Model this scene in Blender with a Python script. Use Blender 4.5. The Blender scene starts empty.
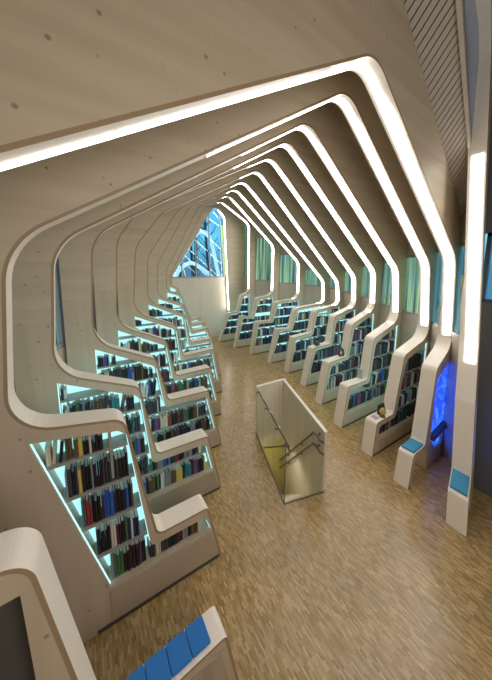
import bpy, math, random
from mathutils import Vector
from mathutils.geometry import tessellate_polygon
random.seed(7)
scn = bpy.context.scene
COL = scn.collection
T = 0.212                                  # bookcase thickness
TA = 0.178                                 # arch thickness

# ------------------------------------------------------------------ materials
MATS = {}
def new_mat(name):
    m = bpy.data.materials.new(name); m.use_nodes = True
    nt = m.node_tree
    return m, nt, nt.nodes['Principled BSDF']
def plain(name, col, rough=.5, metal=0, emit=None, es=0, spec=.5):
    m, nt, b = new_mat(name)
    b.inputs['Base Color'].default_value = (*col, 1); b.inputs['Roughness'].default_value = rough
    b.inputs['Metallic'].default_value = metal; b.inputs['Specular IOR Level'].default_value = spec
    if emit: b.inputs['Emission Color'].default_value = (*emit, 1); b.inputs['Emission Strength'].default_value = es
    MATS[name] = m; return m
def N(nt, t, **kw):
    n = nt.nodes.new(t)
    for k, v in kw.items(): setattr(n, k, v)
    return n
def ramp(nt, stops):
    r = N(nt, 'ShaderNodeValToRGB'); e = r.color_ramp.elements
    while len(e) < len(stops): e.new(.5)
    for el, (p, c) in zip(e, stops): el.position = p; el.color = (*c, 1)
    return r
def wood(name, c0, c1, scale, rough=.45, knots=True):
    m, nt, b = new_mat(name); L = nt.links
    tc = N(nt, 'ShaderNodeTexCoord'); mp = N(nt, 'ShaderNodeMapping'); mp.inputs['Scale'].default_value = scale
    L.new(tc.outputs['Object'], mp.inputs['Vector'])
    n1 = N(nt, 'ShaderNodeTexNoise'); n1.inputs['Scale'].default_value = 1; n1.inputs['Detail'].default_value = 5
    n1.inputs['Distortion'].default_value = .4
    L.new(mp.outputs['Vector'], n1.inputs['Vector'])
    r = ramp(nt, [(.3, c0), (.7, c1)]); L.new(n1.outputs['Fac'], r.inputs['Fac'])
    out = r.outputs['Color']
    if knots:
        v = N(nt, 'ShaderNodeTexVoronoi'); v.inputs['Scale'].default_value = 9
        L.new(tc.outputs['Object'], v.inputs['Vector'])
        kr = ramp(nt, [(.06, (.45, .39, .33)), (.12, (1, 1, 1))]); L.new(v.outputs['Distance'], kr.inputs['Fac'])
        mx = N(nt, 'ShaderNodeMixRGB', blend_type='MULTIPLY'); mx.inputs['Fac'].default_value = .85
        L.new(out, mx.inputs['Color1']); L.new(kr.outputs['Color'], mx.inputs['Color2']); out = mx.outputs['Color']
    L.new(out, b.inputs['Base Color']); b.inputs['Roughness'].default_value = rough
    MATS[name] = m; return m
wood('rib_wood', (.48, .385, .265), (.58, .475, .34), (.5, 3, 9))
wood('case_wood', (.49, .385, .27), (.57, .46, .335), (9, 3, .5))
wood('wall_wood', (.48, .41, .32), (.56, .48, .385), (7, 7, .4), knots=False)
wood('rail_wood', (.66, .59, .47), (.80, .73, .59), (22, 22, .6), knots=False)
wood('end_wood', (.60, .51, .40), (.68, .58, .47), (5, 3, .4), knots=False)
cream = plain('cream', (.87, .79, .68), .38)
ply = plain('plywood_edge', (.33, .22, .12), .5)
shelf_m = plain('shelf_board', (.32, .30, .26), .5)
dark = plain('dark_recess', (.06, .06, .055), .6)
metal = plain('brown_metal', (.16, .13, .10), .35, .6)
black = plain('black_plastic', (.012, .012, .014), .5)
white = plain('white_paint', (.8, .8, .78), .5)
yellow = plain('yellow_paint', (.72, .62, .20), .5)
cush_r = plain('blue_fabric', (.06, .30, .52), .85, spec=.1)
cush_l = plain('deep_blue_fabric', (.03, .17, .52), .85, spec=.1)
plain('dark_window_trim', (.05, .06, .07), .4)
plain('grey_frame', (.34, .36, .36), .4)
plain('strip_light', (1, 1, 1), .5, emit=(1, .945, .88), es=4.0)
plain('lit_back', (.50, .74, .74), .6, emit=(.36, .84, .86), es=.46)  # back panel glows itself in place of light cast by the shelf LEDs
plain('led_cyan', (.8, 1, 1), .5, emit=(.45, .92, .96), es=.45)
plain('slat_wood', (.46, .40, .33), .6)
plain('roof_dark', (.12, .105, .09), .8)
plain('trunk', (.10, .13, .14), .8)
plain('ground_out', (.04, .08, .05), .9)
plain('reflection_white', (.75, .85, .88), .5, emit=(.6, .85, .95), es=.45)  # pale glowing tone for the rib reflections in the far glass
# perforated base panels
def perforated():
    m, nt, b = new_mat('perforated_panel'); L = nt.links
    tc = N(nt, 'ShaderNodeTexCoord'); v = N(nt, 'ShaderNodeTexVoronoi'); v.inputs['Scale'].default_value = 70
    v.inputs['Randomness'].default_value = .0
    L.new(tc.outputs['Object'], v.inputs['Vector'])
    r = ramp(nt, [(.25, (.20, .155, .10)), (.4, (.44, .35, .25))]); L.new(v.outputs['Distance'], r.inputs['Fac'])
    L.new(r.outputs['Color'], b.inputs['Base Color']); b.inputs['Roughness'].default_value = .5
    MATS['perforated'] = m
perforated()
def floor_mat():
    m, nt, b = new_mat('oak_strip_parquet'); L = nt.links
    tc = N(nt, 'ShaderNodeTexCoord'); mp = N(nt, 'ShaderNodeMapping')
    mp.inputs['Rotation'].default_value = (0, 0, math.radians(90)); L.new(tc.outputs['Object'], mp.inputs['Vector'])
    br = N(nt, 'ShaderNodeTexBrick'); br.inputs['Scale'].default_value = 1
    br.inputs['Brick Width'].default_value = .062; br.inputs['Row Height'].default_value = .0175
    br.inputs['Mortar Size'].default_value = .0008; br.inputs['Bias'].default_value = 0
    br.offset = .37; br.offset_frequency = 3
    br.inputs['Color1'].default_value = (0, 0, 0, 1); br.inputs['Color2'].default_value = (1, 1, 1, 1); br.inputs['Mortar'].default_value = (.25, .25, .25, 1)
    L.new(mp.outputs['Vector'], br.inputs['Vector'])
    r = ramp(nt, [(.0, (.27, .160, .058)), (.45, (.40, .265, .108)), (.8, (.47, .325, .142)), (1, (.56, .41, .20))])
    L.new(br.outputs['Color'], r.inputs['Fac'])
    n = N(nt, 'ShaderNodeTexNoise'); n.inputs['Scale'].default_value = 2.5; n.inputs['Detail'].default_value = 3
    L.new(tc.outputs['Object'], n.inputs['Vector'])
    nr = ramp(nt, [(.3, (.85, .85, .85)), (.7, (1.08, 1.05, 1))]); L.new(n.outputs['Fac'], nr.inputs['Fac'])
    mx = N(nt, 'ShaderNodeMixRGB', blend_type='MULTIPLY'); mx.inputs['Fac'].default_value = 1
    L.new(r.outputs['Color'], mx.inputs['Color1']); L.new(nr.outputs['Color'], mx.inputs['Color2'])
    L.new(mx.outputs['Color'], b.inputs['Base Color'])
    b.inputs['Roughness'].default_value = .23; b.inputs['Specular IOR Level'].default_value = .5
    MATS['floor'] = m
floor_mat()
def glass(name, col, mixf, rough=.02):
    m, nt, b = new_mat(name); L = nt.links; nt.nodes.remove(b)
    o = nt.nodes['Material Output']; t = N(nt, 'ShaderNodeBsdfTransparent'); g = N(nt, 'ShaderNodeBsdfGlossy'); mx = N(nt, 'ShaderNodeMixShader')
    t.inputs['Color'].default_value = (*col, 1); g.inputs['Roughness'].default_value = rough
    mx.inputs['Fac'].default_value = mixf; L.new(t.outputs[0], mx.inputs[1]); L.new(g.outputs[0], mx.inputs[2]); L.new(mx.outputs[0], o.inputs[0])
    MATS[name] = m
glass('clear_glass', (.93, .95, .90), .06)
glass('window_glass', (.80, .92, .96), .07)
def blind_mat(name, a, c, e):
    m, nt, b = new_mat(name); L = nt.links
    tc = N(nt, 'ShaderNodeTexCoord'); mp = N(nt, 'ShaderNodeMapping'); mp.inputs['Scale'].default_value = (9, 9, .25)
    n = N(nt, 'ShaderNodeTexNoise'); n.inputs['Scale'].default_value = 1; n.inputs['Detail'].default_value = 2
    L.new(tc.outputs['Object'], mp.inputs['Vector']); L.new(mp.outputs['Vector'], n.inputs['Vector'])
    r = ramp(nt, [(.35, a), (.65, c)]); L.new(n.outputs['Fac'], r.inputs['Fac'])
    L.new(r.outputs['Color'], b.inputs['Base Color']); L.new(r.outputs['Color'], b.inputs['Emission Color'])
    b.inputs['Emission Strength'].default_value = e; b.inputs['Roughness'].default_value = .7  # slats glow by themselves, standing in for daylight behind them
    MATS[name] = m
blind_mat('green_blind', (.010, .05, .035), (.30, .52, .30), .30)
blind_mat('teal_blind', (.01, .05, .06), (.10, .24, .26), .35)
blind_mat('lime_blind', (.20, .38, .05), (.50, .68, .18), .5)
def screen_mat():
    m, nt, b = new_mat('blue_screen'); L = nt.links
    tc = N(nt, 'ShaderNodeTexCoord'); w = N(nt, 'ShaderNodeTexNoise'); w.inputs['Scale'].default_value = 4; w.inputs['Distortion'].default_value = 1.5
    L.new(tc.outputs['Object'], w.inputs['Vector'])
    r = ramp(nt, [(.0, (.004, .02, .55)), (.52, (.01, .05, .80)), (.56, (.06, .20, 1)), (.60, (.01, .06, .80))])
    L.new(w.outputs['Fac'], r.inputs['Fac']); L.new(r.outputs['Color'], b.inputs['Emission Color'])
    b.inputs['Base Color'].default_value = (.01, .02, .2, 1); b.inputs['Emission Strength'].default_value = .75
    MATS['blue_screen'] = m
screen_mat()

# ------------------------------------------------------------------ helpers
class MB:
    def __init__(s): s.v = []; s.f = []; s.mi = []
    def face(s, pts, mi=0):
        i = len(s.v); s.v += [tuple(p) for p in pts]; s.f.append(tuple(range(i, i + len(pts)))); s.mi.append(mi)
    def hexa(s, p, mi=0):                 # 8 points, bottom ring then top ring
        i = len(s.v); s.v += [tuple(q) for q in p]
        for q in ((3, 2, 1, 0), (4, 5, 6, 7), (0, 1, 5, 4), (1, 2, 6, 5), (2, 3, 7, 6), (3, 0, 4, 7)):
            s.f.append(tuple(i + k for k in q)); s.mi.append(mi)
    def box(s, x0, y0, z0, x1, y1, z1, mi=0):
        s.hexa([(x0, y0, z0), (x1, y0, z0), (x1, y1, z0), (x0, y1, z0), (x0, y0, z1), (x1, y0, z1), (x1, y1, z1), (x0, y1, z1)], mi)
    def tube(s, pts, r, n=8, mi=0):
        pts = [Vector(p) for p in pts]; i0 = len(s.v); m = len(pts)
        up = Vector((.13, .21, .97))
        for k, p in enumerate(pts):
            d = (pts[min(k + 1, m - 1)] - pts[max(k - 1, 0)]).normalized()
            a = d.cross(up).normalized(); b_ = a.cross(d)
            rr = r[k] if isinstance(r, (list, tuple)) else r
            for j in range(n):
                t = 2 * math.pi * j / n; s.v.append(tuple(p + a * math.cos(t) * rr + b_ * math.sin(t) * rr))
        for k in range(m - 1):
            for j in range(n):
                s.f.append((i0 + k * n + j, i0 + k * n + (j + 1) % n, i0 + (k + 1) * n + (j + 1) % n, i0 + (k + 1) * n + j)); s.mi.append(mi)
        s.f.append(tuple(i0 + j for j in range(n))[::-1]); s.mi.append(mi)
        s.f.append(tuple(i0 + (m - 1) * n + j for j in range(n))); s.mi.append(mi)
    def prism(s, outer, holes, f0, f1, mi=0, side=None):   # 2-D loops -> plate between maps f0 and f1
        loops = [outer] + holes
        tri = tessellate_polygon([[Vector((u, v, 0)) for u, v in l] for l in loops])
        flat = [p for l in loops for p in l]
        i = len(s.v); n = len(flat)
        s.v += [tuple(f0(u, v)) for u, v in flat] + [tuple(f1(u, v)) for u, v in flat]
        for t in tri:
            s.f.append((i + t[0], i + t[1], i + t[2])); s.mi.append(mi)
            s.f.append((i + n + t[2], i + n + t[1], i + n + t[0])); s.mi.append(mi)
        o = i
        for l in loops:
            for k in range(len(l)):
                a, b_ = o + k, o + (k + 1) % len(l)
                s.f.append((a, b_, b_ + n, a + n)); s.mi.append(mi if side is None else side)
            o += len(l)
    def build(s, name, mats, parent=None, smooth=False, recalc=True):
        me = bpy.data.meshes.new(name); me.from_pydata(s.v, [], s.f); me.update()
        for m in (mats if isinstance(mats, (list, tuple)) else [mats]):
            me.materials.append(MATS[m] if isinstance(m, str) else m)
        me.polygons.foreach_set('material_index', s.mi)
        if recalc:
            import bmesh
            b = bmesh.new(); b.from_mesh(me); bmesh.ops.recalc_face_normals(b, faces=b.faces[:]); b.to_mesh(me); b.free()
        if smooth: me.polygons.foreach_set('use_smooth', [True] * len(me.polygons))
        o = bpy.data.objects.new(name, me); COL.objects.link(o)
        if parent: o.parent = parent
        return o
def tag(o, label=None, cat=None, group=None, kind=None):
    if label: o['label'] = label
    if cat: o['category'] = cat
    if group: o['group'] = group
    if kind: o['kind'] = kind
    return o
def empty(name, label, cat, group=None):
    o = bpy.data.objects.new(name, None); COL.objects.link(o); o.empty_display_size = .1
    return tag(o, label, cat, group)
def bevel(o, w, seg=2):
    m = o.modifiers.new('bevel', 'BEVEL'); m.width = w; m.segments = seg; m.limit_method = 'ANGLE'; return o
ORD = 'zeroth first second third fourth fifth sixth seventh eighth ninth tenth eleventh twelfth thirteenth fourteenth fifteenth sixteenth seventeenth eighteenth nineteenth twentieth'.split()
TENS = {2: 'twenty', 3: 'thirty', 4: 'forty', 5: 'fifty'}
def ordinal(n):
    if n <= 20: return ORD[n]
    t, u = divmod(n, 10)
    return {3: 'thirtieth', 4: 'fortieth', 5: 'fiftieth'}[t] if u == 0 else TENS[t] + '-' + ORD[u]

# ------------------------------------------------------------------ rib profiles, metres: plane (a, b, c) is y = a + b x + c z
RIBS = {
 0: ((11.1, 0, 0), dict(F=(3.289, 2.905), I=(5.354, 6.119), J=(5.866, 5.634), K=(6.059, 1.255))),
 1: ((10.2, 0, 0), dict(A=(4.47, 0), B=(4.145, 1.23), C=(3.746, 1.184), D=(3.248, 2.50), E=(2.933, 2.64), F=(2.99, 3.05), G=(4.52, 5.8), I=(5.256, 6.05), J=(6.663, 5.263), K=(6.643, 2.178), M=(6.204, 2.059), N=(5.991, 1.298), O=(5.49, 1.282), P=(5.069, 0))),
 2: ((9.03, 0, 0), dict(A=(4.132, 0), B=(3.826, 1.248), C=(3.349, 1.224), D=(2.975, 2.37), E=(2.485, 2.517), F=(2.49, 3.18), G=(3.73, 5.42), I=(4.973, 6.0), J=(7.162, 4.224), K=(7.119, 2.107), M=(6.262, 2.023), N=(6.061, 1.224), O=(5.49, 1.321), P=(5.191, 0))),
 3: ((7.95, 0, 0), dict(A=(3.823, 0), B=(3.508, 1.278), C=(2.975, 1.224), D=(2.672, 2.152), E=(1.913, 2.43), F=(1.94, 3.35), G=(2.93, 5.05), I=(4.668, 5.915), J=(7.646, 3.484), K=(7.646, 2.042), M=(6.422, 1.954), N=(6.227, 1.23), O=(5.519, 1.261), P=(5.297, 0))),
 4: ((6.83, 0, 0), dict(A=(3.422, 0), B=(3.151, 1.216), C=(2.488, 1.195), D=(2.341, 2.006), E=(1.392, 2.425), F=(1.45, 3.52), G=(2.25, 4.72), I=(4.284, 5.798), J=(7.88, 2.78), K=(7.95, 1.95), M=(6.437, 1.838), N=(6.223, 1.13), O=(5.625, 1.19), P=(5.328, 0))),
 5: ((5.84, 0, 0), dict(A=(2.958, 0), B=(2.73, 1.224), C=(1.931, 1.172), D=(1.791, 1.941), E=(.897, 2.323), F=(1.01, 3.67), G=(1.59, 4.42), I=(4.088, 5.763), J=(7.459, 2.80), K=(7.565, 2.027), M=(6.36, 1.899), N=(6.213, 1.17), O=(5.453, 1.127), P=(5.258, 0))),
 6: ((4.885, 0, 0), dict(A=(2.447, 0), B=(2.206, 1.153), C=(1.46, 1.131), D=(1.295, 1.878), E=(.467, 2.264), F=(0.56, 3.69), G=(0.91, 4.18), I=(3.781, 5.683), J=(7.03, 2.991), K=(7.089, 2.104), M=(6.133, 1.883), N=(5.993, 1.085), O=(5.297, 1.064), P=(5.038, 0))),
 7: ((3.965, 0, 0), dict(A=(1.977, 0), B=(1.739, 1.131), C=(1.049, 1.14), D=(.888, 1.852), E=(.081, 2.235), F=(.169, 3.634), I=(3.449, 5.574), J=(6.536, 3.148), K=(6.585, 2.168), M=(5.656, 1.864), N=(5.51, 1.047), O=(4.861, 1.018), P=(4.641, 0))),
 8: ((3.11, 0, 0), dict(A=(1.533, 0), B=(1.346, .909), C=(.651, .918), D=(.494, 1.845), E=(-.292, 2.173), F=(-.194, 3.444), I=(3.083, 5.42), J=(6.004, 3.2), K=(6.159, 2.053), M=(5.204, 1.75), N=(5.07, .848), O=(4.424, .862), P=(4.275, 0))),
 9: ((2.29, 0, 0), dict(A=(1.115, 0), B=(.973, .69), C=(.448, .682), D=(.227, 1.954), E=(-.504, 2.079), F=(-.397, 3.373), I=(2.914, 5.361), J=(5.478, 3.31), K=(5.709, 1.914), M=(4.825, 1.675), N=(4.616, .612), O=(4.098, .609), P=(4.023, 0))),
 10: ((1.345, .07, 0), dict(A=(.82, 0), B=(.716, .534), C=(-.076, .55), D=(-.279, 1.945), E=(-.85, 2.03), F=(-.78, 3.30), I=(2.249, 5.007), J=(4.85, 3.381), K=(5.104, 1.973), M=(4.52, 1.695), N=(4.357, .48), O=(3.935, .50), P=(3.835, 0))),
 11: ((.0156, .233, .06), dict(E=(.30, 5.4), F=(.31, 5.5), I=(1.9, 6.3), J=(3.98, 5.75), K=(4.36, 2.25), M=(4.16, 1.476), N=(4.08, .53), O=(3.79, .408), P=(3.71, 0))),
}
RAD = dict(A=0, B=.06, C=.09, D=.14, E=.42, F=.5, I=.30, J=.40, K=.30, M=.13, N=.07, O=.06, P=0)
def mapper(k):
    (a, b, c), _ = RIBS[k]
    return lambda d: (lambda u, z: (u, a + b * u + c * z + d, z))
def fillet(pts):                       # pts: (u, z, r) -> dense polyline
    out = []
    for i, (x, z, r) in enumerate(pts):
        if i in (0, len(pts) - 1) or r <= 0: out.append((x, z)); continue
        p = Vector((x, z)); a = Vector(pts[i - 1][:2]) - p; b = Vector(pts[i + 1][:2]) - p
        la, lb = a.length, b.length; a /= la; b /= lb
        ang = a.angle(b)
        t = min(r / math.tan(ang / 2), la * .48, lb * .48); n = 9
        p0, p2 = p + a * t, p + b * t
        rr = t * math.tan(ang / 2)
        c = p + (a + b).normalized() * (rr / math.sin(ang / 2))
        v0, v2 = p0 - c, p2 - c
        a0 = math.atan2(v0.y, v0.x); a2 = math.atan2(v2.y, v2.x); da = (a2 - a0 + math.pi) % (2 * math.pi) - math.pi
        for j in range(n + 1):
            t_ = a0 + da * j / n; out.append((c.x + rr * math.cos(t_), c.y + rr * math.sin(t_)))
    return out
def offset(path, w):                   # shift to the left of travel (away from the room)
    out = []
    for i, p in enumerate(path):
        a = Vector(path[max(i - 1, 0)]); b = Vector(path[min(i + 1, len(path) - 1)]); q = Vector(p)
        d1 = (q - a) if i > 0 else (b - q); d2 = (b - q) if i < len(path) - 1 else (q - a)
        if d1.length < 1e-6: d1 = d2
        if d2.length < 1e-6: d2 = d1
        n1 = Vector((-d1.y, d1.x)).normalized(); n2 = Vector((-d2.y, d2.x)).normalized()
        n = (n1 + n2); n = n.normalized() if n.length > 1e-6 else n1
        s = w / max(.5, n.dot(n1)); out.append((p[0] + n.x * s, p[1] + n.y * s))
    return out
def lerp(a, b, t): return (a[0] + (b[0] - a[0]) * t, a[1] + (b[1] - a[1]) * t)
BW = .022
def band(path, k, parent, name='edge_band', T=T, taper=None):
    """cream inner edge of a rib; taper 'start' / 'end' thins it to the arch thickness over the last 0.4 m"""
    dense = [path[0]]
    for p, q in zip(path, path[1:]):
        c = max(1, int(math.dist(p, q) / .12)); dense += [lerp(p, q, (j + 1) / c) for j in range(c)]
    path = dense; n = len(path); L_ = [0]
    for p, q in zip(path, path[1:]): L_.append(L_[-1] + math.dist(p, q))
    def dep(i):
        if not taper: return T
        d = L_[i] if taper == 'start' else L_[-1] - L_[i]
        return TA + (T - TA) * min(1, d / .4)
    o2 = offset(path, BW); f = mapper(k); m = MB(); g = f(0); H = [f(dep(i)) for i in range(n)]
    for i in range(n - 1):
        p, q, r, s = path[i], path[i + 1], o2[i + 1], o2[i]
        m.face([g(*p), g(*q), g(*r), g(*s)], 1)
        m.face([H[i](*s), H[i + 1](*r), H[i + 1](*q), H[i](*p)], 1)
        m.face([g(*p), H[i](*p), H[i + 1](*q), g(*q)], 0)
        m.face([g(*s), g(*r), H[i + 1](*r), H[i](*s)], 0)
    for i in (0, n - 1): m.face([g(*path[i]), H[i](*path[i]), H[i](*o2[i]), g(*o2[i])], 0)
    o = m.build(name, ['cream', 'plywood_edge'], parent); return o
def strip(path, k, parent, xi, d0=.030, d1=TA - .038):
    dense = [path[0]]
    for p, q in zip(path, path[1:]):
        c = max(1, int(math.dist(p, q) / .08)); dense += [lerp(p, q, (j + 1) / c) for j in range(c)]
    path = dense
    inner = offset(path, -.009); f = mapper(k); m = MB(); h = f(d1); n = len(path)
    x_0 = path[0][0]
    def near(x):                       # narrower along the ceiling, full width down the right slope
        if k in (0, 11): return d0
        t = min(1, max(0, (x - x_0) / (xi + .25 - x_0))); return (.122 if k == 10 else .108) - .05 * t if t < 1 else d0
    dd = [near(p[0]) for p in path]
    for i in range(1, n):              # soften the jump at the bend
        dd[i] = max(dd[i], dd[i - 1] - .012)
    g = [f(d) for d in dd]
    for i in range(n - 1):
        p, q, r, s = path[i], path[i + 1], inner[i + 1], inner[i]
        m.face([g[i](*p), g[i + 1](*q), g[i + 1](*r), g[i](*s)]); m.face([h(*p), h(*q), h(*r), h(*s)])
        m.face([g[i](*s), g[i + 1](*r), h(*r), h(*s)])
    for i in (0, n - 1): m.face([g[i](*path[i]), h(*path[i]), h(*inner[i]), g[i](*inner[i])])
    return m.build('light_strip', 'strip_light', parent)
def ctrl(k, names):
    P = RIBS[k][1]; return [(P[n][0], P[n][1], RAD[n]) for n in names]
def outer_pts(k):
    P = RIBS[k][1]
    if k == 0: return dict(lb=(2.6, 0), lt=(2.7, 6.3), rg=(5.4, 7.0), rt=(6.95, 5.9), rb=(6.9, 0))
    if k == 11: return dict(lb=(-1.3, 0), lt=(-1.25, 5.6), rg=(2.0, 6.9), rt=(4.50, 6.0), rb=(4.66, 0))
    if k == 10: return dict(lb=(-1.18, 0), lt=(-1.14, 5.05), rg=(2.15, 5.98), rt=(5.04, 3.85), rb=(5.34, 0))
    E, F, I, J, K = P['E'], P['F'], P['I'], P['J'], P['K']
    return dict(lb=(E[0] - .33, 0), lt=(F[0] - .36, max(F[1] + 1.75, P.get('G', F)[1] + .7)), rg=(I[0] + .25, I[1] + .85), rt=(J[0] + .33, J[1] + .5), rb=(K[0] + .24, 0))
def on_edge(lo, hi, z):
    t = (z - lo[1]) / (hi[1] - lo[1]); return (lo[0] + (hi[0] - lo[0]) * t, z)

def interval(poly, z):                 # x-intervals of a 2-D polygon at height z
    xs = []
    for i in range(len(poly)):
        (x0, z0), (x1, z1) = poly[i], poly[(i + 1) % len(poly)]
        if (z0 <= z) != (z1 <= z): xs.append(x0 + (x1 - x0) * (z - z0) / (z1 - z0))
    xs.sort(); return [(xs[i], xs[i + 1]) for i in range(0, len(xs) - 1, 2)]

ROWS = []           # (k, side, row index from the top, x0, x1, z, max height)
def fit_case(poly, k, side, root, base, step, nrow, dividers=()):
    """back panel, shelf boards, dividers inside an opening; registers book rows"""
    f = mapper(k)
    m = MB(); big = poly
    m.prism(big, [], f(T - .012), f(T - .002)); m.build('lit_back_panel', 'lit_back', root)
    cx = sum(p[0] for p in poly) / len(poly); zb = min(p[1] for p in poly)
    area = sum(poly[i][0] * poly[(i + 1) % len(poly)][1] - poly[(i + 1) % len(poly)][0] * poly[i][1] for i in range(len(poly)))
    m = MB(); q2 = offset(poly + [poly[0]], .006 if area > 0 else -.006)
    for i in range(len(poly)):           # slim lights set around the opening
        p, q = poly[i], poly[(i + 1) % len(poly)]
        if abs(p[1] - q[1]) < .09 and max(p[1], q[1]) < zb + .1: continue
        if math.dist(p, q) < .12: continue
        r_, s_ = q2[i + 1], q2[i]; a0, a1 = f(.028), f(.044)
        m.hexa([a0(*p), a0(*q), a0(*r_), a0(*s_), a1(*p), a1(*q), a1(*r_), a1(*s_)])
    m.build('shelf_light', 'led_cyan', root)
    zt = max(p[1] for p in poly); rows = []
    for r in range(nrow):
        z = base + step * r
        if z > zt - .12: break
        iv = interval(poly, z + .004)
        if not iv: continue
        if r > 0:
            for (x0, x1) in iv:
                if x1 - x0 < .08: continue
                b = MB(); g = [f(.035), f(T - .014)]
                b.hexa([g[0](x0, z - .022), g[0](x1, z - .022), g[1](x1, z - .022), g[1](x0, z - .022), g[0](x0, z), g[0](x1, z), g[1](x1, z), g[1](x0, z)])
                b.build('shelf', 'shelf_board', root)
        got = None
        for hh in (step - .045, .21, .17, .135):
            ivs = [interval(poly, z + q) for q in (.01, hh * .5, hh)]
            if all(ivs):
                x0 = max(i[0][0] for i in ivs) + .012; x1 = min(i[0][1] for i in ivs) - .012
                if x1 - x0 < .12: continue
                if got is None: rows.append((x0, x1, z, hh)); got = [x0, x1]
                else:
                    if got[0] - x0 > .05: rows.append((x0, got[0], z, hh)); got[0] = x0
                    if x1 - got[1] > .05: rows.append((got[1], x1, z, hh)); got[1] = x1
    for (x, z0, z1) in dividers:
        b = MB(); g = [f(.05), f(T - .014)]
        b.hexa([g[0](x, z0), g[0](x + .02, z0), g[1](x + .02, z0), g[1](x, z0), g[0](x, z1), g[0](x + .02, z1), g[1](x + .02, z1), g[1](x, z1)])
        b.build('divider', 'shelf_board', root)
    rows.sort(key=lambda q: (-q[2], q[0])); zs = sorted({q[2] for q in rows}, reverse=True)
    for q in rows: ROWS.append((k, side, zs.index(q[2]) + 1) + q)

LEFT_NAME = {9: 'nearest left bookcase', 8: 'second left bookcase', 7: 'third left bookcase', 6: 'fourth left bookcase', 5: 'fifth left bookcase', 4: 'sixth left bookcase', 3: 'seventh left bookcase', 2: 'eighth left bookcase', 1: 'farthest left bookcase'}
RIGHT_NAME = {9: 'nearest right bookcase', 8: 'second right bookcase', 7: 'third right bookcase', 6: 'fourth right bookcase', 5: 'fifth right bookcase', 4: 'sixth right bookcase', 3: 'seventh right bookcase', 2: 'eighth right bookcase', 1: 'farthest right bookcase'}

def rib_arch(k):
    P = RIBS[k][1]; O = outer_pts(k); f = mapper(k)
    if k == 0:
        path = fillet([(3.25, 0, 0), (*P['F'], .1), (*P['I'], .3), (*P['J'], .3), (*P['K'], 0), (6.1, 0, 0)])
        ls = fillet([(*lerp(P['F'], P['I'], .9), 0), (*P['I'], .3), (*P['J'], .3), (*P['K'], 0)])
        o2 = offset(path, BW); poly = o2 + [O['rb'], O['rt'], O['rg'], O['lt'], O['lb']]
        lab = 'slim wooden rib arch with light strip standing against the far window wall'
    elif k == 11:
        SR = lerp(P['K'], P['J'], .25)
        path = fillet([(*P['E'], 0), (*P['I'], .3), (*P['J'], .4), (*SR, 0)])
        ls = fillet([(*lerp(P['J'], P['K'], .34), 0), (*P['K'], .3), (*lerp(P['K'], P['M'], .35), 0)])
        o2 = offset(path, BW)
        poly = o2 + [on_edge(O['rb'], O['rt'], SR[1]), O['rt'], O['rg'], (.3, 6.2)]
        lab = 'tall wooden rib post at the right edge, nearest the camera, broad lit inner face'
    else:
        SL = lerp(P['E'], P['F'], .42); SR = lerp(P['K'], P['J'], .45)
        path = fillet([(*SL, 0), (*P['F'], .6 if 'G' in P else .5)] + ([(*P['G'], .6)] if 'G' in P else []) + [(*P['I'], .3), (*P['J'], .4), (*SR, 0)])
        s0 = lerp(P.get('G', P['F']), P['I'], .02 if k == 10 else .45 if k == 9 else .66 if k > 6 else .8)
        ls = fillet([(*s0, 0), (*P['I'], .3), (*P['J'], .4), (*P['K'], .3), (*lerp(P['K'], P['M'], .22), 0)])
        o2 = offset(path, BW)
        poly = o2 + [on_edge(O['rb'], O['rt'], SR[1]), O['rt'], O['rg'], O['lt'], on_edge(O['lb'], O['lt'], SL[1])]
        what = {10: 'ending in the blue-screen bench on the right', 1: 'last before the slim arch on the far wall'}.get(k, 'continuing into the %s' % RIGHT_NAME.get(k))
        lab = 'wooden rib arch with white light strip, %s' % what
    root = empty('rib_arch', lab, 'arch', 'wooden rib arches along the hall')
    m = MB(); m.prism(poly, [], f(0), f(TA)); m.build('wood_face', 'rib_wood', root)
    band(path, k, root, T=TA)
    lstrip = strip(ls, k, root, P['I'][0])
    if 2 <= k <= 10:
        a, b = P['I'], P['J']; c0, c1 = P.get('G', P['F']), P['I']
        spots = [lerp(a, b, .30), lerp(a, b, .72)]
        for q in spots:
            s = MB(); ctr = Vector(f(TA * .5)(*q)); inward = Vector((2.9 + k * -.0 - q[0], 0, 2.6 - q[1])).normalized()
            n = Vector((1, 0, (b[1] - a[1]) / (b[0] - a[0]))) if q in spots[:2] else Vector((1, 0, (c1[1] - c0[1]) / (c1[0] - c0[0])))
            nn = Vector((n.z, 0, -n.x)).normalized(); nn = nn if nn.z < 0 else -nn
            s.tube([ctr + nn * -.005, ctr + nn * .015, ctr + nn * .03], [.010, .010, .007], 10)
            s.build('spotlight', 'black_plastic', lstrip)
    return root

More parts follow.
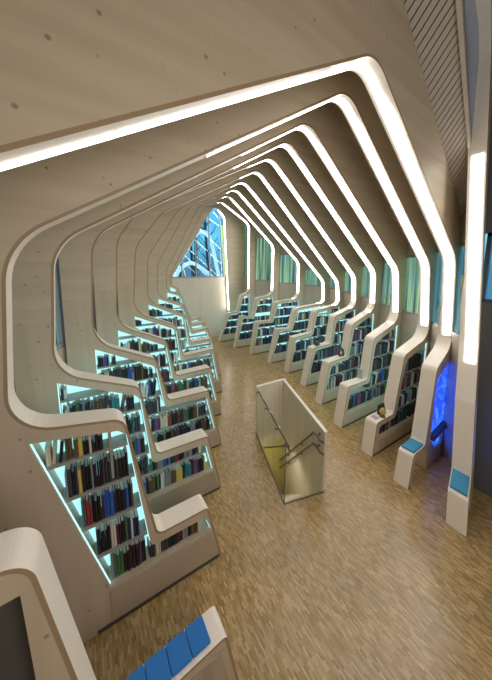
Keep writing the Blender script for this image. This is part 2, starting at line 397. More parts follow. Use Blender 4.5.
def left_case(k):
    P = RIBS[k][1]; O = outer_pts(k); f = mapper(k); SL = lerp(P['E'], P['F'], .42)
    path = fillet([(*P['A'], 0), (*P['B'], .06), (*P['C'], .08), (*P['D'], .14), (*P['E'], .42), (*SL, 0)])
    o2 = offset(path, BW)
    A, B, C, D, E = (P[n] for n in 'ABCDE')
    out = o2 + [on_edge(O['lb'], O['lt'], SL[1]), O['lb']]
    if k == 9:
        poly = [(-.41, 1.955), (.17, 1.855), (.235, 1.80), (.375, .63), (.415, .585), (.90, .585), (.945, .55), (1.0, .40), (.02, .40)]
    else:
        poly = [(E[0] + .01, E[1] - .10), (D[0] - .06, D[1] - .095), (D[0] + .0, D[1] - .16), (C[0] - .07, C[1] - .06), (C[0] - .03, C[1] - .11), (B[0] - .09, B[1] - .11), (B[0] - .03, B[1] - .16),
                (A[0] - .13, .36), (E[0] + .55, .36), (E[0] + .01, 1.1)]
    n_from = {9: 'nearest', 8: 'second', 7: 'third', 6: 'fourth', 5: 'fifth', 4: 'sixth', 3: 'seventh', 2: 'eighth', 1: 'farthest'}[k]
    root = empty('bookcase', '%s stepped wooden bookcase of the left row, cyan-lit shelves, cream bench ledge' % n_from, 'bookcase', 'left row of stepped bookcases')
    m = MB(); m.prism(out, [poly], f(0), f(T)); m.build('front_panel', 'case_wood', root)
    band(path, k, root, taper='end')
    m = MB()
    if k == 9: q = [(.015, .375), (1.0, .375), (1.075, .05), (.015, .05)]
    else: q = [(E[0] + .56, .335), (A[0] - .12, .335), (A[0] - .045, .04), (E[0] + .56, .04)]
    m.prism(q, [], f(-.012), f(0)); m.build('base_panel', 'perforated', root)
    # dark strip standing in for the shadow gap at the floor
    m = MB(); m.prism([(E[0] + .4, 0), (A[0] - .03, 0), (A[0] - .03, .035), (E[0] + .4, .035)], [], f(-.006), f(0)); m.build('floor_shadow_strip', 'dark_recess', root)
    if k == 9: fit_case(poly, k, 'L', root, .40, .325, 6, [(.10, 1.40, 1.86)])
    else: fit_case(poly, k, 'L', root, .36, .30 if k > 6 else .33, 8, [(D[0] - .35, .37, D[1] - .16)] if k > 5 else [])
def right_case(k):
    P = RIBS[k][1]; O = outer_pts(k); f = mapper(k); SR = lerp(P['K'], P['J'], .45)
    path = fillet([(*SR, 0), (*P['K'], .30), (*P['M'], .13), (*P['N'], .07), (*P['O'], .06), (*P['P'], 0)])
    o2 = offset(path, BW); K, M, N_, O_, P_ = (P[n] for n in 'KMNOP')
    out = o2 + [O['rb'], on_edge(O['rb'], O['rt'], SR[1])]
    sl = (K[1] - M[1]) / (K[0] - M[0])
    poly = [(P_[0] + .14, .30), (O_[0] + .085, O_[1] - .14), (O_[0] + .14, O_[1] - .095), (N_[0] + .04, N_[1] - .085), (N_[0] + .085, N_[1] - .04),
            (M[0] + .085, M[1] - .17), (M[0] + .14, M[1] - .10), (K[0], K[1] - .10), (K[0], .30)]
    root = empty('bookcase', '%s stepped bookcase of the right row, cream front edge, lit shelves' % {9: 'nearest', 8: 'second', 7: 'third', 6: 'fourth', 5: 'fifth', 4: 'sixth', 3: 'seventh', 2: 'eighth', 1: 'farthest'}[k], 'bookcase', 'right row of stepped bookcases')
    m = MB(); m.prism(out, [poly], f(0), f(T)); m.build('front_panel', 'case_wood', root)
    band(path, k, root, taper='start')
    m = MB(); m.prism([(P_[0] + .06, .05), (P_[0] + .13, .27), (K[0] + .02, .27), (K[0] + .02, .05)], [], f(-.010), f(0)); m.build('base_panel', 'case_wood', root)
    m = MB(); m.prism([(P_[0] + .03, 0), (P_[0] + .03, .03), (K[0] + .1, .03), (K[0] + .1, 0)], [], f(-.006), f(0)); m.build('floor_shadow_strip', 'dark_recess', root)  # dark strip painted for the shade along the floor
    hb = .30; n1 = max(1, round((N_[1] - .09 - hb) / .34)); step = (N_[1] + .005 - hb) / n1 if n1 > 1 else .335
    fit_case(poly, k, 'R', root, hb, min(step, .36), 7)
for k in range(0, 12): rib_arch(k)
for k in range(1, 10): left_case(k); right_case(k)

# ------------------------------------------------------------------ benches (ribs 10 and 11)
def cushion(k, x0, x1, z0, z1, mat, label, group=None, th=.035, d0=.015, d1=T - .015):
    f = mapper(k); m = MB()
    m.hexa([f(d0)(x0, z0 + .002), f(d0)(x1, z1 + .002), f(d1)(x1, z1 + .002), f(d1)(x0, z0 + .002), f(d0)(x0, z0 + th), f(d0)(x1, z1 + th), f(d1)(x1, z1 + th), f(d1)(x0, z0 + th)])
    o = m.build('seat_cushion', mat); bevel(o, .008, 3); tag(o, label, 'cushion', group); return o
def bench_right(k):
    P = RIBS[k][1]; O = outer_pts(k); f = mapper(k); SR = lerp(P['K'], P['J'], .45 if k == 10 else .25)
    path = fillet([(*SR, 0), (*P['K'], .30), (*P['M'], .13), (*P['N'], .07), (*P['O'], .05), (*P['P'], 0)])
    o2 = offset(path, BW); K, M, N_, O_, P_ = (P[n] for n in 'KMNOP')
    xb = 4.46 if k == 10 else 4.16
    zs = O_[1] - .085
    out = o2 + [(P_[0] + .075, 0), (O_[0] + .085, zs), (xb - .05, zs - .02), (xb, zs - .12), (xb + .05, 0), O['rb'], on_edge(O['rb'], O['rt'], SR[1])]
    if k == 10: hole = [(4.58, 1.46), (4.66, 1.54), (5.14, 1.72), (5.20, .48), (5.08, .22), (4.80, .25), (4.56, .50)]
    else: hole = [(4.28, 1.35), (4.48, 1.52), (4.50, .5), (4.28, .42)]
    root = empty('alcove_bench', 'cream bench seat below an alcove with a glowing blue screen, right side' if k == 10 else 'cream bench foot of the tall post nearest the camera, far right', 'bench')
    m = MB(); m.prism(out, [hole], f(0), f(T)); m.build('front_panel', 'case_wood', root)
    band(path, k, root, taper='start')
    m = MB(); m.prism(hole, [], f(.03), f(.04)); s = m.build('screen', 'blue_screen', root); s['label'] = 'glowing blue screen with pale swirls'
    m = MB(); m.prism(hole, [], f(.042), f(.06)); m.build('screen_glow_stop', 'dark_recess', root)  # hidden plate added to stop the screen's glow leaking backwards
    if k == 10:
        m = MB(); m.prism([(4.57, .56), (5.15, .60), (5.17, .52), (4.57, .49)], [], f(-.05), f(.028)); m.build('desk_ledge', 'dark_recess', root)
    m = MB(); m.prism([(P_[0] + .02, 0), (P_[0] + .07, 0), (P_[0] + .07, .02), (P_[0] + .02, .02)], [], f(-.004), f(T)); m.build('floor_shadow_strip', 'dark_recess', root)  # dark strip painted for the shade under the bench foot
bench_right(10); bench_right(11)
cushion(10, 3.985, 4.325, .497, .482, 'blue_fabric', 'blue seat cushion on the bench below the blue screen', 'blue cushions on the right benches')
cushion(11, 3.82, 4.06, .423, .522, 'blue_fabric', 'blue seat cushion on the bench at the far right edge', 'blue cushions on the right benches')
def bench_left():
    k = 10; P = RIBS[k][1]; O = outer_pts(k); f = mapper(k); SL = lerp(P['E'], P['F'], .42)
    path = fillet([(*P['A'], 0), (*P['B'], .05), (*P['C'], .08), (*P['D'], .14), (*P['E'], .42), (*SL, 0)])
    out = offset(path, BW) + [on_edge(O['lb'], O['lt'], SL[1]), O['lb']]
    hole = [(-.80, 1.80), (-.325, 1.80), (-.30, .75), (-.80, .75)]
    root = empty('alcove_bench', 'cream bench with dark recessed alcove in the lower left corner, nearest the camera', 'bench')
    m = MB(); m.prism(out, [hole], f(0), f(T)); m.build('front_panel', 'case_wood', root)
    band(path, k, root, taper='end')
    m = MB(); m.prism(hole, [], f(T - .1), f(T - .08)); m.build('dark_screen', 'dark_recess', root)['label'] = 'dark switched-off screen'
    m = MB(); m.prism([(-.05, .46), (.66, .455), (.74, .04), (-.05, .04)], [], f(-.012), f(0)); m.build('base_panel', 'perforated', root)
bench_left()
xs = [.60, .455, .31, .165, .02, -.05]
for i in range(5):
    z = lambda x: .534 + (.716 - x) * .0202
    cushion(10, xs[i + 1] + .002, xs[i] - .002, z(xs[i + 1]), z(xs[i]), 'deep_blue_fabric', 'blue bench pad at the bottom edge, %s from the front end' % ORD[i + 1], 'blue pads on the lower left bench', .028, .03, T - .012)

# ------------------------------------------------------------------ shell: walls, windows, roof, floor
ROOF11 = dict(lb=(-1.3, 0), lt=(-1.25, 5.6), rg=(2.2, 6.4), rt=(4.64, 4.25), rb=(4.66, 0))
def wpt(k, side, z):
    O = ROOF11 if k == 11 else outer_pts(k); f = mapper(k)
    q = on_edge(O['rb'], O['rt'], z) if side == 'R' else on_edge(O['lb'], O['lt'], z)
    return Vector(f(T * .5)(*q))
win_n = 0
def wall_gap(m, k, side, sill=None, head=None, top=None, blind=None, blabel=None):
    """wall between rib k+1 (near) and rib k, with an optional window"""
    global win_n
    O0, O1 = (ROOF11 if k == 10 else outer_pts(k + 1)), outer_pts(k)
    key = 'rt' if side == 'R' else 'lt'
    sgn = 1 if side == 'R' else -1
    def P(t, z, off=0):
        a, b = wpt(k + 1, side, z), wpt(k, side, z); p = a.lerp(b, t)
        return Vector((p.x + sgn * off, p.y, p.z))
    def slab(t0, t1, z0, z1a, z1b, o0=0, o1=.12, mb=None, mi=0):
        (mb or m).hexa([P(t0, z0, o0), P(t1, z0, o0), P(t1, z0, o1), P(t0, z0, o1), P(t0, z1a, o0), P(t1, z1b, o0), P(t1, z1b, o1), P(t0, z1a, o1)], mi)
    za, zb = O0[key][1], O1[key][1]
    if sill is None: slab(0, 1, 0, za, zb); return
    slab(0, 1, 0, sill, sill)
    hd = min(head, za - .02, zb - .02); slab(0, 1, hd, za + .1, zb + .1)
    win_n += 1
    fr = MB(); e = .05
    for (a, b, c, d) in ((0.02, .98, sill, sill + e), (.02, .98, hd - e, hd), (.02, .07, sill, hd), (.93, .98, sill, hd)): slab(a, b, c, d, d, .01, .07, fr)
    w = fr.build('window_%d' % win_n, 'grey_frame'); w['kind'] = 'structure'
    g = MB(); slab(.05, .95, sill + .02, hd - .02, hd - .02, .085, .09, g); g.build('pane', 'window_glass', w)
    if blind:
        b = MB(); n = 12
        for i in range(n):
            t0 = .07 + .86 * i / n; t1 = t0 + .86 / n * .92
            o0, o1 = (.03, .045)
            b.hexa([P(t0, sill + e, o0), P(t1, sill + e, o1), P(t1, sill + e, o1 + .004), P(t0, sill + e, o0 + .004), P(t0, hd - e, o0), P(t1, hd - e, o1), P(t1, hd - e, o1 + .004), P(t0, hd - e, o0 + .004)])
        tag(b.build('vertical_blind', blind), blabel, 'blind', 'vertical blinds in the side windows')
mR, mL = MB(), MB()
SILL = {10: 2.15, 9: 2.16, 8: 2.22, 7: 2.26, 6: 2.35, 5: 2.42, 4: 2.48, 3: 2.53, 2: 2.6, 1: 2.7, 0: 2.78}
HEAD = {10: 3.6, 9: 3.58, 8: 3.52, 7: 3.42, 6: 3.35, 5: 3.2, 4: 3.2, 3: 3.3, 2: 3.9, 1: 4.7, 0: 5.7}
for k in range(10, -1, -1):
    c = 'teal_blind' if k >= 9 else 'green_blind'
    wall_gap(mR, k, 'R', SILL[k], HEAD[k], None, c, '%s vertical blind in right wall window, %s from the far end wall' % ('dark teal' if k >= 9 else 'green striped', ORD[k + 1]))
for k in range(10, -1, -1):
    if 6 <= k <= 9: wall_gap(mL, k, 'L', 2.22, 3.48, None, 'teal_blind', 'dark teal vertical blind in left wall window behind the %s' % LEFT_NAME[k] if k < 10 else None)
    else: wall_gap(mL, k, 'L')
# wall pieces behind the camera and beyond the near right rib
mR.box(4.70, -1.6, 0, 4.84, 1.32, 2.75, 1); mR.box(4.70, -1.6, 3.7, 4.84, 1.45, 6.3, 1); mR.box(4.70, .62, 2.75, 4.84, .9, 3.7, 1)
mL.box(-1.4, -1.6, 0, -1.28, .2, 5.4)
plain('dark_grey_wall', (.10, .105, .11), .6)
mR.build('wall_right', ['wall_wood', 'dark_grey_wall'])['kind'] = 'structure'
mL.build('wall_left', 'wall_wood')['kind'] = 'structure'
fr = MB(); fr.box(4.72, -1.6, 2.75, 4.78, 1.32, 2.80); fr.box(4.72, -1.6, 3.65, 4.78, 1.32, 3.7); fr.box(4.72, 1.27, 2.75, 4.78, 1.32, 3.7)
win_n += 1
w = fr.build('window_%d' % win_n, 'dark_window_trim'); w['kind'] = 'structure'
g = MB(); g.box(4.79, -1.6, 2.75, 4.795, 1.32, 3.7); g.build('pane', 'window_glass', w)
m = MB(); m.box(-1.4, -1.75, 0, 4.84, -1.6, 7.0); m.build('wall_back', 'wall_wood')['kind'] = 'structure'

# end wall with the gabled window
YE = 11.36
hole = [(3.36, 2.84), (6.36, 2.84), (6.36, 5.2), (5.46, 6.25), (5.30, 6.2), (3.36, 3.12)]
m = MB(); m.prism([(1.5, 0), (8.8, 0), (8.8, 7.5), (1.5, 7.5)], [hole], lambda u, v: (u, YE, v), lambda u, v: (u, YE + .12, v))
m.build('wall_end', 'end_wood')['kind'] = 'structure'
m = MB(); m.box(3.3, YE - .18, 0, 6.2, YE, .28); m.build('trim_1', 'end_wood')['kind'] = 'structure'
win_n += 1
fr = MB()
def bar(x0, z0, x1, z1, wd=.045): fr.tube([(x0, YE + .03, z0), (x1, YE + .03, z1)], wd, 4)
bar(3.36, 2.86, 6.36, 2.86, .05); bar(3.36, 2.86, 3.36, 3.12); bar(3.36, 3.12, 5.38, 6.25, .05); bar(6.36, 2.86, 6.36, 5.2); bar(6.36, 5.2, 5.4, 6.25)
for x, zt in ((3.83, 3.82), (4.50, 4.86), (5.18, 5.92)): bar(x, 2.86, x, zt, .032)
bar(5.93, 2.86, 5.72, 5.95, .032)
w = fr.build('window_%d' % win_n, 'grey_frame'); w['kind'] = 'structure'
g = MB(); g.prism(hole, [], lambda u, v: (u, YE + .07, v), lambda u, v: (u, YE + .075, v)); g.build('pane', 'window_glass', w)
b = MB()
for i in range(6):
    x0 = 5.97 + i * .063
    b.hexa([(x0, YE + .04, 2.9), (x0 + .055, YE + .05, 2.9), (x0 + .055, YE + .054, 2.9), (x0, YE + .044, 2.9), (x0 - .21 * (1 if i < 3 else .6), YE + .04, 5.3), (x0 + .055 - .21 * (1 if i < 3 else .6), YE + .05, 5.3), (x0 + .055 - .21 * (1 if i < 3 else .6), YE + .054, 5.3), (x0 - .21 * (1 if i < 3 else .6), YE + .044, 5.3)])
tag(b.build('vertical_blind', 'lime_blind'), 'lime green blind at the right side of the far gable window', 'blind')

# roof: slatted right slope, plain left slope
m = MB()
def roof_pt(k, key, t, other, dz=0):
    O = ROOF11 if k == 11 else outer_pts(k); q = lerp(O[key], O[other], t); p = Vector(mapper(k)(T * .5)(*q)); p.z += dz; return p
for k in range(10, -1, -1):
    lim = .80 if k == 10 else 1
    A0, B0 = roof_pt(k, 'rt', 0, 'rg', .06), roof_pt(k, 'rt', 1, 'rg', .06)
    A1, B1 = roof_pt(k + 1, 'rt', 0, 'rg', .06), roof_pt(k + 1, 'rt', 1, 'rg', .06)
    A1 = A0.lerp(A1, lim); B1 = B0.lerp(B1, lim); up = Vector((.05, 0, .1))
    m.hexa([A0, A1, B1, B0, A0 + up, A1 + up, B1 + up, B0 + up], 1)
    n = 44
    for i in range(n):
        t0, t1 = i / n, (i + .82) / n; d = Vector((-.035, 0, -.04))
        p = [A0.lerp(B0, t0), A1.lerp(B1, t0), A1.lerp(B1, t1), A0.lerp(B0, t1)]
        m.hexa([q + d for q in p] + p, 0)
    C0, C1 = roof_pt(k, 'lt', 0, 'rg', .02), roof_pt(k + 1, 'lt', 0, 'rg', .02)
    D0, D1 = roof_pt(k, 'lt', 1, 'rg', .02), roof_pt(k + 1, 'lt', 1, 'rg', .02)
    up = Vector((0, 0, .1)); m.hexa([C0, C1, D1, D0, C0 + up, C1 + up, D1 + up, D0 + up], 2)
m.hexa([(-1.4, -1.7, 5.5), (2, -1.7, 6.9), (2, .9, 6.9), (-1.4, .2, 5.5), (-1.4, -1.7, 5.6), (2, -1.7, 7.0), (2, .9, 7.0), (-1.4, .2, 5.6)], 2)
m.hexa([(2, -1.7, 6.9), (4.84, -1.7, 6.1), (4.84, 1.5, 6.1), (2, .9, 6.9), (2, -1.7, 7.0), (4.84, -1.7, 6.2), (4.84, 1.5, 6.2), (2, .9, 7.0)], 2)
m.build('ceiling', ['slat_wood', 'roof_dark', 'rib_wood'])['kind'] = 'structure'
# pale trim at the end of the slatted panel and the dark glazing beyond it
A0, B0 = roof_pt(10, 'rt', 0, 'rg'), roof_pt(10, 'rt', 1, 'rg'); A1, B1 = roof_pt(11, 'rt', 0, 'rg'), roof_pt(11, 'rt', 1, 'rg')
m = MB(); a, b_, c, d = A0.lerp(A1, .80), B0.lerp(B1, .80), B0.lerp(B1, .88), A0.lerp(A1, .88); dz = Vector((0, 0, -.06)); up = Vector((0, 0, .1))
m.hexa([a + dz, b_ + dz, c + dz, d + dz, a + up, b_ + up, c + up, d + up]); m.build('trim_2', 'wall_wood')['kind'] = 'structure'
win_n += 1
m = MB(); a, b_ = A0.lerp(A1, .88), B0.lerp(B1, .88); c, d = b_ + Vector((0, 0, .9)), a + Vector((0, 0, 2.4)); up = Vector((0, .02, 0))
m.hexa([a, b_, c, d, a + up, b_ + up, c + up, d + up]); m.build('window_%d' % win_n, plain('dusk_glazing', (.04, .06, .10), .2, emit=(.10, .14, .20), es=.1))['kind'] = 'structure'  # faint emission stands in for dusk light through the pane

# floor with the stairwell opening
SA, SB, SC, SD = (2.72, 3.94), (2.14, 2.40), (2.77, 2.24), (3.43, 3.92)
m = MB(); m.prism([(-1.6, -1.75), (4.9, -1.75), (5.2, 1.4), (9.2, 5), (9.2, 11.5), (1.0, 11.5), (-1.6, 3)], [[SA, SB, SC, SD]], lambda u, v: (u, v, 0), lambda u, v: (u, v, -.15))
m.build('floor', 'floor')['kind'] = 'structure'

# ------------------------------------------------------------------ stairwell
def wallseg(mb, p, q, z0, z1, th, inset=0):
    p, q = Vector((*p, 0)), Vector((*q, 0)); d = (q - p).normalized(); n = Vector((-d.y, d.x, 0))
    a = n * inset; b = n * (inset + th)
    mb.hexa([p + a + Vector((0, 0, z0)), q + a + Vector((0, 0, z0)), q + b + Vector((0, 0, z0)), p + b + Vector((0, 0, z0)),
             p + a + Vector((0, 0, z1)), q + a + Vector((0, 0, z1)), q + b + Vector((0, 0, z1)), p + b + Vector((0, 0, z1))])
bal = empty('stair_balustrade', 'wooden and glass balustrade around the stairwell in the middle of the floor', 'balustrade')
m = MB(); wallseg(m, SC, SD, -2.0, .93, .035, .002); m.build('side_panel', 'rail_wood', bal)
m = MB(); wallseg(m, SD, SA, -.34, .95, .035, .002); m.build('end_panel', 'rail_wood', bal)
m = MB(); wallseg(m, SC, SD, .93, .955, .048, -.004); wallseg(m, SD, SA, .95, .975, .048, -.004); m.build('top_cap', 'cream', bal)
vA, vB, vC, vD = (Vector((*q, 0)) for q in (SA, SB, SC, SD))
for i in range(3):
    p, q = vA.lerp(vB, i / 3 + .004), vA.lerp(vB, (i + 1) / 3 - .004)
    m = MB(); wallseg(m, p[:2], q[:2], .0, .97, .012); m.build('glass_panel', 'clear_glass', bal)
nin = (vB - vA).normalized().cross(Vector((0, 0, 1))) * -1
if nin.dot(vD - vA) < 0: nin = -nin
def up(v, z): return Vector((v.x, v.y, z))
m = MB(); m.tube([up(vA, .86) + nin * .05, up(vA.lerp(vB, .5), .86) + nin * .05, up(vB, .86) + nin * .05, up(vB, .82) + nin * .05], .016); rail = m.build('handrail', 'brown_metal', bal)
m = MB(); m.tube([up(vB, .80) + nin * .06, up(vB.lerp(vA, .06), .80) + nin * .06, up(vB.lerp(vA, .75), -.05) + nin * .06], .014); m.build('handrail', 'brown_metal', bal)
m = MB(); m.tube([up(vA, .005), up(vB, .005)], .012, 6); m.tube([up(vB, .005), up(vC, .005)], .009, 6); m.tube([up(vB, 0), up(vB, .98)], .007, 6); m.build('edge_rail', 'brown_metal', bal)
for t in (.03, .4, .75, .98):
    p = up(vA.lerp(vB, t), .86); m = MB(); m.tube([p - nin * .005, p + nin * .03, p + nin * .05], [.022, .01, .01], 8); m.build('bracket', 'brown_metal', rail)
nr = (vD - vC).normalized().cross(Vector((0, 0, 1)))
if nr.dot(vB - vC) < 0: nr = -nr
for z0 in (.84, .66):
    pts = [up(vC, z0 - .06) + nr * .045, up(vC.lerp(vD, .01), z0 - .02) + nr * .10, up(vC.lerp(vD, .05), z0) + nr * .10, up(vC.lerp(vD, .12), z0 - .03) + nr * .10, up(vC.lerp(vD, .95), z0 - 1.66) + nr * .10]
    m = MB(); m.tube(pts, .016); wr = m.build('handrail', 'brown_metal', bal)
    for t in (.08, .42, .75):
        p = up(vC.lerp(vD, t), z0 - max(0, (t - .12)) * 1.98 - .02); m = MB(); m.tube([p + nr * .037, p + nr * .06, p + nr * .10], [.026, .01, .01], 8); m.build('bracket', 'brown_metal', wr)
st = empty('staircase', 'staircase descending below the floor inside the glass and wood balustrade', 'stairs')
n = 8
for i in range(n):
    t0, t1 = i / n * .96, (i + 1) / n * .96; z = -.205 * (i + 1)
    m = MB(); a, b_, c, d = vB.lerp(vA, t0), vC.lerp(vD, t0), vC.lerp(vD, t1), vB.lerp(vA, t1)
    b_, c = b_.lerp(a, .065), c.lerp(d, .065)
    dz = Vector((0, 0, z)); th = Vector((0, 0, -.2))
    m.hexa([q + dz + th for q in (a, b_, c, d)] + [q + dz for q in (a, b_, c, d)]); m.build('tread', 'rail_wood', st)
m = MB(); wallseg(m, SD, SA, -2.0, -.345, .03, .004); wallseg(m, SA, SB, -2.0, -.151, -.05); m.build('yellow_lower_wall', 'yellow_paint', st)

# ------------------------------------------------------------------ small things on the right bench ledges
f9, f8, f7, f6 = (mapper(k) for k in (9, 8, 7, 6))
zl = .612
m = MB(); m.hexa([f9(.10)(4.36, zl), f9(.10)(4.55, zl), f9(.16)(4.55, zl), f9(.16)(4.36, zl), f9(.14)(4.37, zl + .17), f9(.14)(4.54, zl + .17), f9(.165)(4.54, zl + .17), f9(.165)(4.37, zl + .17)])
tag(bevel(m.build('propped_book', 'black_plastic'), .004), 'dark book propped upright on the ledge of the nearest right bookcase', 'book')
root = empty('table_ornament', 'small yellow rounded ornament on dark foot, before the propped dark book', 'ornament')
c = Vector(f9(.06)(4.36, zl))
m = MB(); m.tube([c, c + Vector((0, 0, .03)), c + Vector((0, 0, .05))], [.05, .04, .02], 12); m.build('foot', 'brown_metal', root)
m = MB(); m.tube([c + Vector((0, 0, q)) for q in (.045, .06, .09, .12, .15, .17)], [.02, .042, .055, .05, .032, .008], 14); m.build('body', plain('ochre_glaze', (.45, .36, .06), .4), root, True)
m = MB(); m.hexa([f9(.06)(4.16, zl), f9(.06)(4.27, zl), f9(.18)(4.29, zl), f9(.18)(4.18, zl), f9(.06)(4.16, zl + .004), f9(.06)(4.27, zl + .004), f9(.18)(4.29, zl + .004), f9(.18)(4.18, zl + .004)])
tag(m.build('leaflet', plain('mauve_paper', (.45, .36, .45), .7)), 'mauve leaflet lying flat on the nearest right bookcase ledge', 'leaflet')
c = Vector(f7(.10)(5.40, 1.045 + .10)); m = MB()
m.tube([c + Vector((math.cos(t) * .085, .02 * math.sin(t), math.sin(t) * .085)) for t in [math.radians(a) for a in range(-70, 255, 15)]], .03, 8)
tag(m.build('ring_ornament', 'black_plastic', None, True), 'black ring-shaped ornament standing on the third right bookcase ledge', 'ornament')
m = MB(); m.hexa([f8(.08)(5.0, .855), f8(.08)(5.03, .855), f8(.2)(5.03, .855), f8(.2)(5.0, .855), f8(.08)(5.0, 1.06), f8(.08)(5.025, 1.06), f8(.2)(5.025, 1.06), f8(.2)(5.0, 1.06)])
tag(bevel(m.build('grey_folder', plain('grey_card', (.42, .46, .46), .6)), .004), 'upright grey folder on the second right bookcase ledge', 'folder')
c = Vector(f6(.11)(5.55, 1.075)); m = MB(); m.tube([c, c + Vector((0, 0, .03)), c + Vector((0, 0, .10)), c + Vector((0, 0, .13))], [.06, .085, .07, .02], 14)
tag(m.build('dark_pot', plain('dark_clay', (.04, .05, .06), .5), None, True), 'small dark round pot on the fourth right bookcase ledge', 'pot')

# ------------------------------------------------------------------ outside the far window
m = MB(); m.box(-30, 11.6, -.6, 40, 60, -.5); m.build('ground', 'ground_out')['kind'] = 'structure'
def tree(x, y, h, r, lean, label):
    root = empty('bare_tree', label, 'tree', 'bare trees outside the far window')
    m = MB(); m.tube([(x + lean * t, y, -.5 + h * t) for t in (0, .3, .6, 1)], [r, r * .85, r * .6, r * .2], 8); m.build('trunk', 'trunk', root, True)
    m = MB()
    for i in range(14):
        t = .25 + .05 * i; s = 1 if i % 2 else -1; l = random.uniform(.4, 1.0)
        p = Vector((x + lean * t, y, -.5 + h * t)); m.tube([p, p + Vector((s * l * .5, random.uniform(-.3, .3), l * .5)), p + Vector((s * l * .8, random.uniform(-.4, .4), l * 1.2))], [.035, .022, .008], 5)
    m.build('branches', 'trunk', root)
names = ['leftmost', 'second from left', 'third from left', 'fourth from left', 'fifth from left', 'sixth from left', 'seventh from left', 'rightmost']
for i, (x, y) in enumerate([(4.6, 15), (5.3, 16.5), (5.9, 15.4), (6.6, 17), (7.2, 15.8), (7.9, 17.2), (8.5, 16), (9.2, 17)]):
    tree(x, y, random.uniform(8, 11), random.uniform(.09, .15), random.uniform(-.6, .6), 'bare dark tree outside the far window, %s of the row' % names[i])
def reflection_arch(pts, lab):  # reflections of the ribs, built as solid arches beyond the pane
    P_ = [Vector(p) for p in pts]; out = []
    for i in range(len(P_) - 1):
        p0, p1, p2, p3 = P_[max(i - 1, 0)], P_[i], P_[i + 1], P_[min(i + 2, len(P_) - 1)]
        for j in range(8):
            t = j / 8; out.append(.5 * ((2 * p1) + (p2 - p0) * t + (2 * p0 - 5 * p1 + 4 * p2 - p3) * t * t + (3 * p1 - p0 - 3 * p2 + p3) * t ** 3))
    out.append(P_[-1]); m = MB(); m.tube(out, .10, 8); tag(m.build('reflected_arch', 'reflection_white', None, True), lab, 'arch', 'rib reflections built as pale arches')
reflection_arch([(3.9, 13.2, -.5), (4.0, 13.2, 2.6), (4.2, 13.2, 3.4), (4.75, 13.2, 4.3), (5.35, 13.2, 5.1), (5.85, 13.2, 5.15), (6.15, 13.2, 4.6), (6.4, 13.2, 3.5), (6.6, 13.2, 2.4), (6.7, 13.2, -.5)], 'taller pale arch standing in for a rib reflection in the far gable window')
reflection_arch([(3.6, 12.9, -.5), (3.75, 12.9, 1.9), (3.9, 12.9, 2.6), (4.2, 12.9, 3.2), (4.8, 12.9, 3.55), (5.4, 12.9, 3.3), (6.0, 12.9, 2.8), (6.4, 12.9, 2.3), (6.6, 12.9, -.5)], 'lower pale arch standing in for a rib reflection in the far gable window')

# ------------------------------------------------------------------ camera, world, lamps
F_, PH, CY, YAW, H = 260.0, math.radians(8), 306.5406, math.radians(32.303), 3.2
cam = bpy.data.cameras.new('camera'); co = bpy.data.objects.new('camera', cam); COL.objects.link(co)
co.location = (0, 0, H); co.rotation_euler = (math.radians(90) - PH, 0, -YAW)
cam.sensor_fit = 'VERTICAL'; cam.sensor_height = 36; cam.lens = F_ * 36 / 680; cam.shift_y = (CY - 340) / 680; cam.clip_start = .05
scn.camera = co
wd = bpy.data.worlds.new('world'); scn.world = wd; wd.use_nodes = True
nt = wd.node_tree; bg = nt.nodes['Background']; tc = N(nt, 'ShaderNodeTexCoord'); sx = N(nt, 'ShaderNodeSeparateXYZ')
nt.links.new(tc.outputs['Generated'], sx.inputs[0]); r = ramp(nt, [(.0, (.05, .16, .26)), (.12, (.12, .50, .72)), (.35, (.04, .24, .62)), (1, (.02, .12, .45))])
nt.links.new(sx.outputs['Z'], r.inputs['Fac']); nt.links.new(r.outputs['Color'], bg.inputs['Color']); bg.inputs['Strength'].default_value = .75
def lamp(name, loc, size, power, col, rot=(0, 0, 0)):
    l = bpy.data.lights.new(name, 'AREA'); l.energy = power; l.size = size; l.color = col; l.shape = 'DISK'
    o = bpy.data.objects.new(name, l); COL.objects.link(o); o.location = loc; o.rotation_euler = rot
lamp('stairwell_lamp', (2.75, 3.3, -.10), .3, .8, (1, .95, .85))
lamp('fill_light', (1.2, -1.3, 3.0), 2.4, 24, (1, .95, .88), (math.radians(80), 0, math.radians(-18)))  # unseen fill light added behind the camera to brighten the hall
scn.view_settings.view_transform = 'Standard'
scn.view_settings.look = 'None'
scn.view_settings.exposure = 1.22
scn.view_settings.gamma = 1.10
bpy.context.view_layer.update()

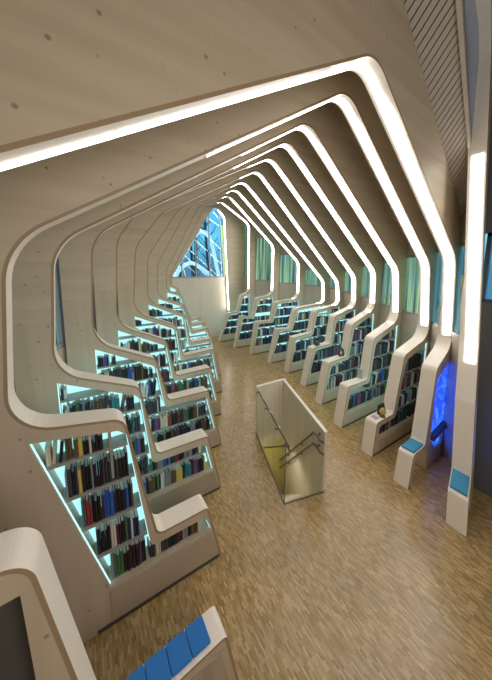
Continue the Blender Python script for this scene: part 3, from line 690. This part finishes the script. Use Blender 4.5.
# ------------------------------------------------------------------ books
BC = {'black': (.010, .010, .013), 'charcoal': (.035, .037, .042), 'navy': (.014, .022, .07), 'blue': (.02, .09, .42), 'grey': (.22, .23, .25), 'white': (.72, .72, .70), 'maroon': (.13, .015, .025),
      'red': (.25, .035, .035), 'green': (.05, .14, .06), 'yellow': (.62, .48, .10), 'brown': (.12, .065, .03), 'teal': (.03, .20, .24), 'cream': (.62, .55, .42), 'purple': (.15, .06, .20)}
WT = {'black': 38, 'charcoal': 16, 'navy': 8, 'blue': 4, 'grey': 8, 'white': 7, 'maroon': 4, 'red': 2, 'green': 2, 'yellow': 2, 'brown': 5, 'teal': 3, 'cream': 4, 'purple': 2}
BM = {c: plain('book_' + c, v, .45) for c, v in BC.items()}
pages = plain('book_pages', (.62, .58, .50), .8)
pick = [c for c, w in WT.items() for _ in range(w)]
def book_geo(th, h, d):
    """rounded spine toward -y, boards overhanging the page block; local origin at the foot of the spine; faces and material indices"""
    m = MB(); b = .003; ov = .003
    sp = [(0, .010), (th * .15, .003), (th * .5, 0), (th * .85, .003), (th, .010)]
    ring = sp + [(th, d), (th - b, d), (th - b, .014), (b, .014), (b, d), (0, d)]
    m.prism(ring, [], lambda u, v: (u, v, 0), lambda u, v: (u, v, h), 0)
    m.box(b, .014, ov, th - b, d - .004, h - ov, 1)
    return m
books = []
for (k, side, ri, x0, x1, z, hmax) in ROWS:
    a, b, c = RIBS[k][0]
    x = x0 + random.uniform(0, .015)
    if k == 9 and side == 'L' and ri == 1: x1 = min(x1, .095)
    while x < x1 - .03:
        if random.random() < .012: x += random.uniform(.04, .10); continue
        run = random.choice(pick)
        for _ in range(random.choice((1, 1, 1, 2, 3))):
            th = random.choice((.016, .019, .023, .027, .033)); h = random.uniform(.66, .92) * hmax; d = random.choice((.13, .145, .16))
            if x + th > x1: break
            tilt = random.uniform(.06, .2) if random.random() < .07 else 0
            if tilt and x + th + h * math.sin(tilt) > x1: tilt = 0
            books.append(dict(k=k, side=side, row=ri, x=x, z=z, th=th, h=h, d=d, tilt=tilt, col=run, y=a + b * x + .045 + random.uniform(0, .012)))
            x += th * (1 / math.cos(tilt) if tilt else 1) + (h * math.sin(tilt) if tilt else 0) + .0012
        if side == 'L' and k == 9 and ri == 1 and x > .09: break
dg = bpy.context.evaluated_depsgraph_get(); cam_p = Vector((0, 0, H))
def clear(p):
    d = p - cam_p; L_ = d.length; d /= L_; o = cam_p.copy(); left = L_ - .012
    for _ in range(4):
        hit, loc, nor, idx, ob, mt = scn.ray_cast(dg, o, d, distance=left)
        if not hit: return True
        if ob.name.startswith(('glass_panel', 'pane')):
            left -= (loc - o).length + .002; o = loc + d * .002; continue
        return False
    return True
fwd = Vector((math.sin(YAW) * math.cos(PH), math.cos(YAW) * math.cos(PH), -math.sin(PH)))
rgt = Vector((math.cos(YAW), -math.sin(YAW), 0)); upv = rgt.cross(fwd)
def in_frame(p):
    d = p - cam_p; z = d.dot(fwd)
    if z <= 0: return False
    px = 246 + F_ * d.dot(rgt) / z; py = CY - F_ * d.dot(upv) / z
    return 2 < px < 490 and 2 < py < 678
for q in books:
    pts = [Vector((q['x'] + q['th'] * u, q['y'], q['z'] + q['h'] * v)) for u, v in ((.5, .15), (.5, .5), (.5, .85), (.2, .97), (.8, .97))]
    vis = sum(1 for p in pts if in_frame(p) and clear(p)) / 5
    dist = (pts[1] - cam_p).length; cosv = abs((pts[1] - cam_p).y) / dist
    q['score'] = vis * q['th'] * q['h'] / dist ** 2 * (.35 + cosv); q['vis'] = vis
rank = sorted(books, key=lambda q: -q['score'])
chosen = set(id(q) for q in rank[:300] if q['vis'] >= .4)
cnt = {}; mesh_cache = {}
SH = {1: 'top', 2: 'second', 3: 'third', 4: 'fourth', 5: 'fifth', 6: 'sixth', 7: 'seventh'}
rest = {c: MB() for c in BC}
for q in books:
    key = (q['k'], q['side'], q['row'])
    if q['vis'] >= .4: cnt[key] = cnt.get(key, 0) + 1
    hq = round(q['h'], 2); q['h'] = hq
    if id(q) in chosen:
        gk = (q['th'], hq, q['d'], q['col'])
        if gk not in mesh_cache:
            o = book_geo(q['th'], hq, q['d']).build('book', ['book_' + q['col'], 'book_pages']); mesh_cache[gk] = o
        else:
            o = mesh_cache[gk].copy(); COL.objects.link(o)
        o.location = (q['x'], q['y'], q['z'] + .001); o.rotation_euler = (0, q['tilt'], 0)
        if q['tilt']: o.location.z += q['th'] * math.sin(q['tilt'])
        nm = (LEFT_NAME if q['side'] == 'L' else RIGHT_NAME)[q['k']]
        tag(o, '%s book, %s from the left on the %s shelf of the %s' % (q['col'], ordinal(cnt[key]), SH[q['row']], nm), 'book', 'books on the %s' % nm)
    else:
        g = book_geo(q['th'], hq, q['d']); mb = rest[q['col']]; i = len(mb.v); ct, s_ = math.cos(q['tilt']), math.sin(q['tilt'])
        for (u, v, w) in g.v:
            mb.v.append((q['x'] + u * ct + w * s_, q['y'] + v, q['z'] + .001 + q['th'] * s_ - u * s_ + w * ct))
        mb.f += [tuple(i + j for j in fc) for fc in g.f]; mb.mi += g.mi
allb = MB(); mats = ['book_pages']
for c, mb in rest.items():
    i = len(allb.v); allb.v += mb.v; allb.f += [tuple(i + j for j in fc) for fc in mb.f]; ci = len(mats); mats.append('book_' + c)
    allb.mi += [0 if q else ci for q in mb.mi]
tag(allb.build('distant_books', mats), 'the many small books on the farther and half-hidden shelves of both rows', 'books', None, 'stuff')
print('BOOKS', len(books), 'visible', sum(1 for q in books if q['vis'] >= .4), 'own', len(chosen))
